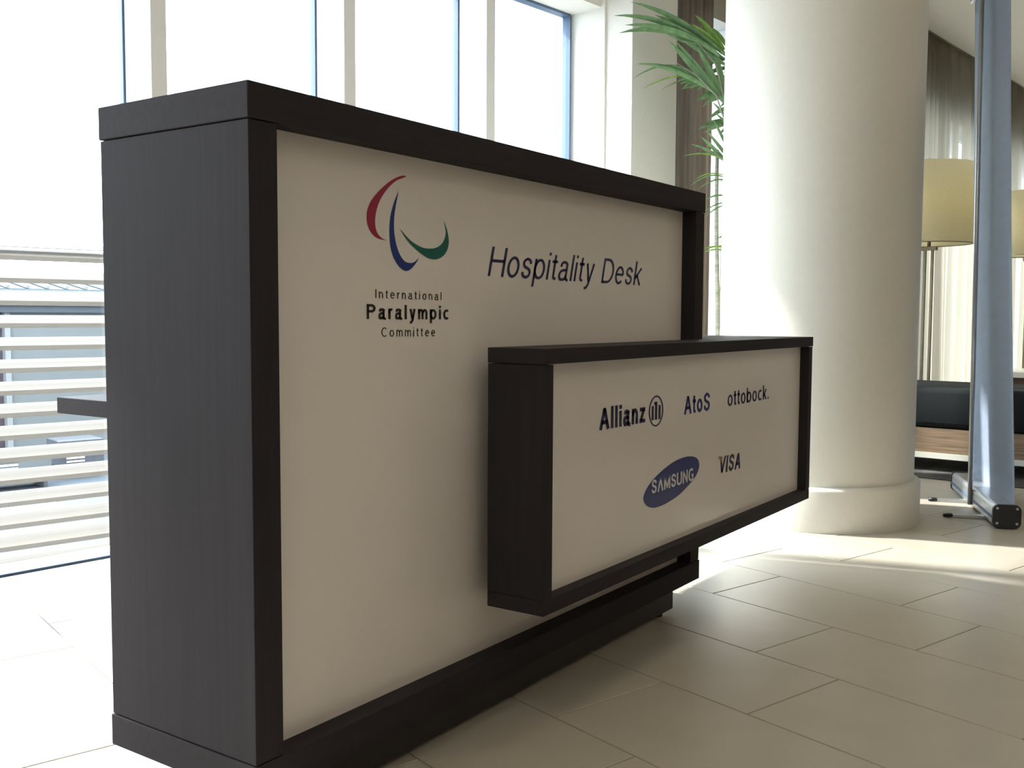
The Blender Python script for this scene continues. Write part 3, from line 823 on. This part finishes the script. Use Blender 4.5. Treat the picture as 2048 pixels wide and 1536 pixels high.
def floor_lamp(px, ytop, ybot, depth, rad, label):
    a = at(px, ytop, depth); b_ = at(px, ybot, depth)
    z1, z0 = a.z, b_.z
    t = thing('floor_lamp', label, 'lamp', (b_.x, b_.y, 0.0056), bench_rot, 'drum shade floor lamps')
    z1 -= 0.0056; z0 -= 0.0056
    obj('base', add_lathe(bmesh.new(), [(0, 0), (0.15, 0), (0.15, 0.012), (0.02, 0.02), (0, 0.02)], 40), 'lamp_metal', t, True)
    for s in (-1, 1):
        obj('pole', box(-0.008, 0.008, s * 0.021 - 0.008, s * 0.021 + 0.008, 0.014, z0 - 0.035, bev=0.002), 'lamp_metal', t)
    obj('crossbar', box(-0.016, 0.016, -0.047, 0.047, z0 - 0.035, z0 - 0.012, bev=0.003), 'lamp_metal', t)
    obj('stem', tube([(0, 0, z0 - 0.014), (0, 0, z0 + 0.10)], 0.010, 12), 'lamp_metal', t, True)
    sh = obj('lamp_shade', add_lathe(bmesh.new(), [(rad, z0), (rad * 0.985, z1), (rad * 0.985 - 0.003, z1), (rad - 0.003, z0)], 64, closed=True), 'shade', t, True)
    obj('shade_ring', add_lathe(bmesh.new(), [(rad + 0.0008, z0 - 0.001), (rad + 0.0008, z0 + 0.004), (rad - 0.004, z0 + 0.004), (rad - 0.004, z0 - 0.001)], 64, closed=True), 'lamp_metal', sh, True)
    obj('bulb', add_lathe(bmesh.new(), [(0, z0 + 0.10), (0.014, z0 + 0.10), (0.016, z0 + 0.13), (0.032, z0 + 0.17), (0.03, z0 + 0.195), (0, z0 + 0.215)], 20), 'ink_white', t, True)
    return t


floor_lamp(1858, 331, 489, 5.85, 0.235, 'beige drum shade floor lamp on twin bronze rods beside the column')
floor_lamp(2062, 386, 512, 7.0, 0.225, 'beige drum shade floor lamp at the right edge past the banner')
tp = at(2060, 741, 6.15)
tb = thing('side_table', 'small side table with pale stone top behind the bench', 'table', (tp.x, tp.y, 0.0056), bench_rot)
tz = tp.z - 0.0056
obj('table_top', box(-0.26, 0.26, -0.26, 0.26, tz - 0.035, tz, bev=0.004), 'table_top', tb)
obj('apron', box(-0.23, 0.23, -0.23, 0.23, tz - 0.085, tz - 0.0352), 'brown_wood', tb)
for sx in (-1, 1):
    for sy in (-1, 1):
        obj('leg', box(sx * 0.21 - 0.018, sx * 0.21 + 0.018, sy * 0.21 - 0.018, sy * 0.21 + 0.018, 0, tz - 0.085), 'brown_wood', tb)

# ------------------------------------------------------------------ outdoors
og = obj('ground_outside', box(-40, 60, 0.13, 90, -0.62, -0.5), 'ext_ground'); fac(og); structure(og)
structure(fac(obj('trim_2', box(D0, D1, 0.03, 0.14, -0.62, -0.002), 'white_metal')))
# timber louvre screen
LA = R(-13)
lp = at(0, 645, 4.2)
scr = thing('louvre_screen', 'pale timber slatted screen outside the window', 'screen', (lp.x, lp.y, 0), LA)
pit = 45.4 * 4.2 / FPX
z0s = lp.z - 0.003
sx0, sx1 = -2.2, 5.0
bm = bmesh.new()
# slat cross-section: tilted board, inner edge low
w_, th, rise = 0.085, 0.020, 0.034
prof = [(0, 0), (0, th), (w_, th + rise), (w_, rise)]
A = [bm.verts.new((sx0, y, z)) for y, z in prof]; Bv = [bm.verts.new((sx1, y, z)) for y, z in prof]
for i in range(4): bm.faces.new((A[i], A[(i + 1) % 4], Bv[(i + 1) % 4], Bv[i]))
bm.faces.new(A[::-1]); bm.faces.new(Bv); bmesh.ops.recalc_face_normals(bm, faces=bm.faces[:])
slat_me = bpy.data.meshes.new('slat'); bm.to_mesh(slat_me); bm.free(); slat_me.materials.append(M['slat'])
for k in range(-11, 4):
    o = bpy.data.objects.new('slat', slat_me); col.objects.link(o); o.parent = scr; o.location = (0, 0, z0s - th + pit * k)
obj('top_rail', box(sx0, sx1, 0.01, 0.075, z0s + pit * 3.4, z0s + pit * 3.4 + 0.018, bev=0.002), 'white_metal', scr)
for x in (-1.9, -0.5, 1.2, 2.5, 4.9):
    obj('post', box(x, x + 0.05, 0.088, 0.14, -0.5, z0s + pit * 3.4, bev=0.002), 'white_metal', scr)


def ext(name, label, cat, px, depth, rz=LA):
    p = at(px, 645, depth)
    return thing(name, label, cat, (p.x, p.y, -0.5), rz)


# grey plant enclosure beyond the screen
EN = 8.6; u = EN / FPX
en = ext('plant_enclosure', 'low grey clad plant enclosure seen through the slats', 'building', 0, EN)
zt = 0.75 + (645 - 636) * u + 0.5
zb = 0.0
obj('opening', box(-2.6, 0.03, 0.06, 1.6, zb, zt), 'ext_dark', en)
obj('door_jamb', box(0.03, 0.075, -0.02, 1.6, zb, zt), 'ext_wall_light', en)
for k in range(5):
    obj('wall_panel', box(0.078 + 0.9 * k, 0.078 + 0.9 * k + 0.892, 0.0, 1.6, zb, zt), 'ext_wall', en)
obj('parapet', box(-2.7, 4.7, -0.05, 1.65, zt + 0.001, zt + 0.065), 'ext_roof', en)
obj('coping', box(-2.75, 4.75, -0.08, 1.68, zt + 0.066, zt + 0.135), 'ext_white', en)
for k in range(6):
    obj('bolt', box(0.16 + 0.62 * k, 0.19 + 0.62 * k, -0.006, 0.0, zt - 0.08, zt - 0.065), 'ext_dark', en)
# condenser units standing in front of the enclosure
for i, (px, dp, w1, h1, lb) in enumerate(((158, 7.8, 0.17, 0.20, 'dark grey condenser unit beside the enclosure, nearest the desk'), (20, 7.2, 0.26, 0.14, 'long grey equipment box on the paving behind the slats'))):
    t = ext('equipment_box', lb, 'box', px, dp)
    bz = 0.10
    obj('housing', box(-w1, w1, 0, 0.3, bz, bz + h1, bev=0.006), 'ext_unit' if i == 0 else 'ext_wall', t)
    for k in range(5): obj('grille_slat', box(-w1 * 0.7, w1 * 0.1, -0.006, -0.0005, bz + 0.03 + 0.027 * k, bz + 0.043 + 0.027 * k), 'ext_white', t)
    obj('support', box(-w1 * 0.9, -w1 * 0.8, 0.02, 0.28, 0, bz), 'ext_unit', t); obj('support', box(w1 * 0.8, w1 * 0.9, 0.02, 0.28, 0, bz), 'ext_unit', t)
# flat skylight on the paving
sk = ext('skylight', 'flat glazed skylight on the paving behind the slats', 'skylight', 20, 6.2)
obj('skylight_frame', box(-1.1, 0.30, 0.0, 0.75, 0.0, 0.05, bev=0.004), 'ext_white', sk)
obj('glazing', box(-1.05, 0.25, 0.05, 0.70, 0.0505, 0.056), 'skylight', sk)
# distant roofs
UB = 26.0; u = UB / FPX
rb = ext('distant_hall', 'distant pale hall with a blue grey ribbed roof beyond the slats', 'building', 0, UB)
def zz(py): return at(0, py, UB).z + 0.5
obj('wall', box(-12, 9, 0, 9, 0, zz(575)), 'ext_white', rb)
bm = bmesh.new()
vs = [bm.verts.new(p) for p in ((-12.3, -0.4, zz(577)), (9.3, -0.4, zz(577)), (9.3, 4.5, zz(527)), (-12.3, 4.5, zz(527)), (-12.3, 9.4, zz(577)), (9.3, 9.4, zz(577)))]
for f in ((0, 1, 2, 3), (3, 2, 5, 4), (0, 3, 4), (1, 5, 2), (0, 4, 5, 1)): bm.faces.new([vs[i] for i in f])
bmesh.ops.recalc_face_normals(bm, faces=bm.faces[:]); rf = obj('roof', bm, 'ext_roof', rb)
bm = bmesh.new()
dzv = zz(527) - zz(577)
for k in range(44):
    x = -12.2 + 0.49 * k
    vs = [bm.verts.new(p) for p in ((x, -0.4, zz(577) + 0.02), (x + 0.1, -0.4, zz(577) + 0.02), (x + 0.1, 4.5, zz(527) + 0.02), (x, 4.5, zz(527) + 0.02),
                                    (x, -0.4, zz(577) + 0.08), (x + 0.1, -0.4, zz(577) + 0.08), (x + 0.1, 4.5, zz(527) + 0.08), (x, 4.5, zz(527) + 0.08))]
    for f in ((3, 2, 1, 0), (4, 5, 6, 7), (0, 1, 5, 4), (1, 2, 6, 5), (2, 3, 7, 6), (3, 0, 4, 7)): bm.faces.new([vs[i] for i in f])
o = obj('roof_ribs', bm, 'ext_wall', rf); o['kind'] = 'stuff'
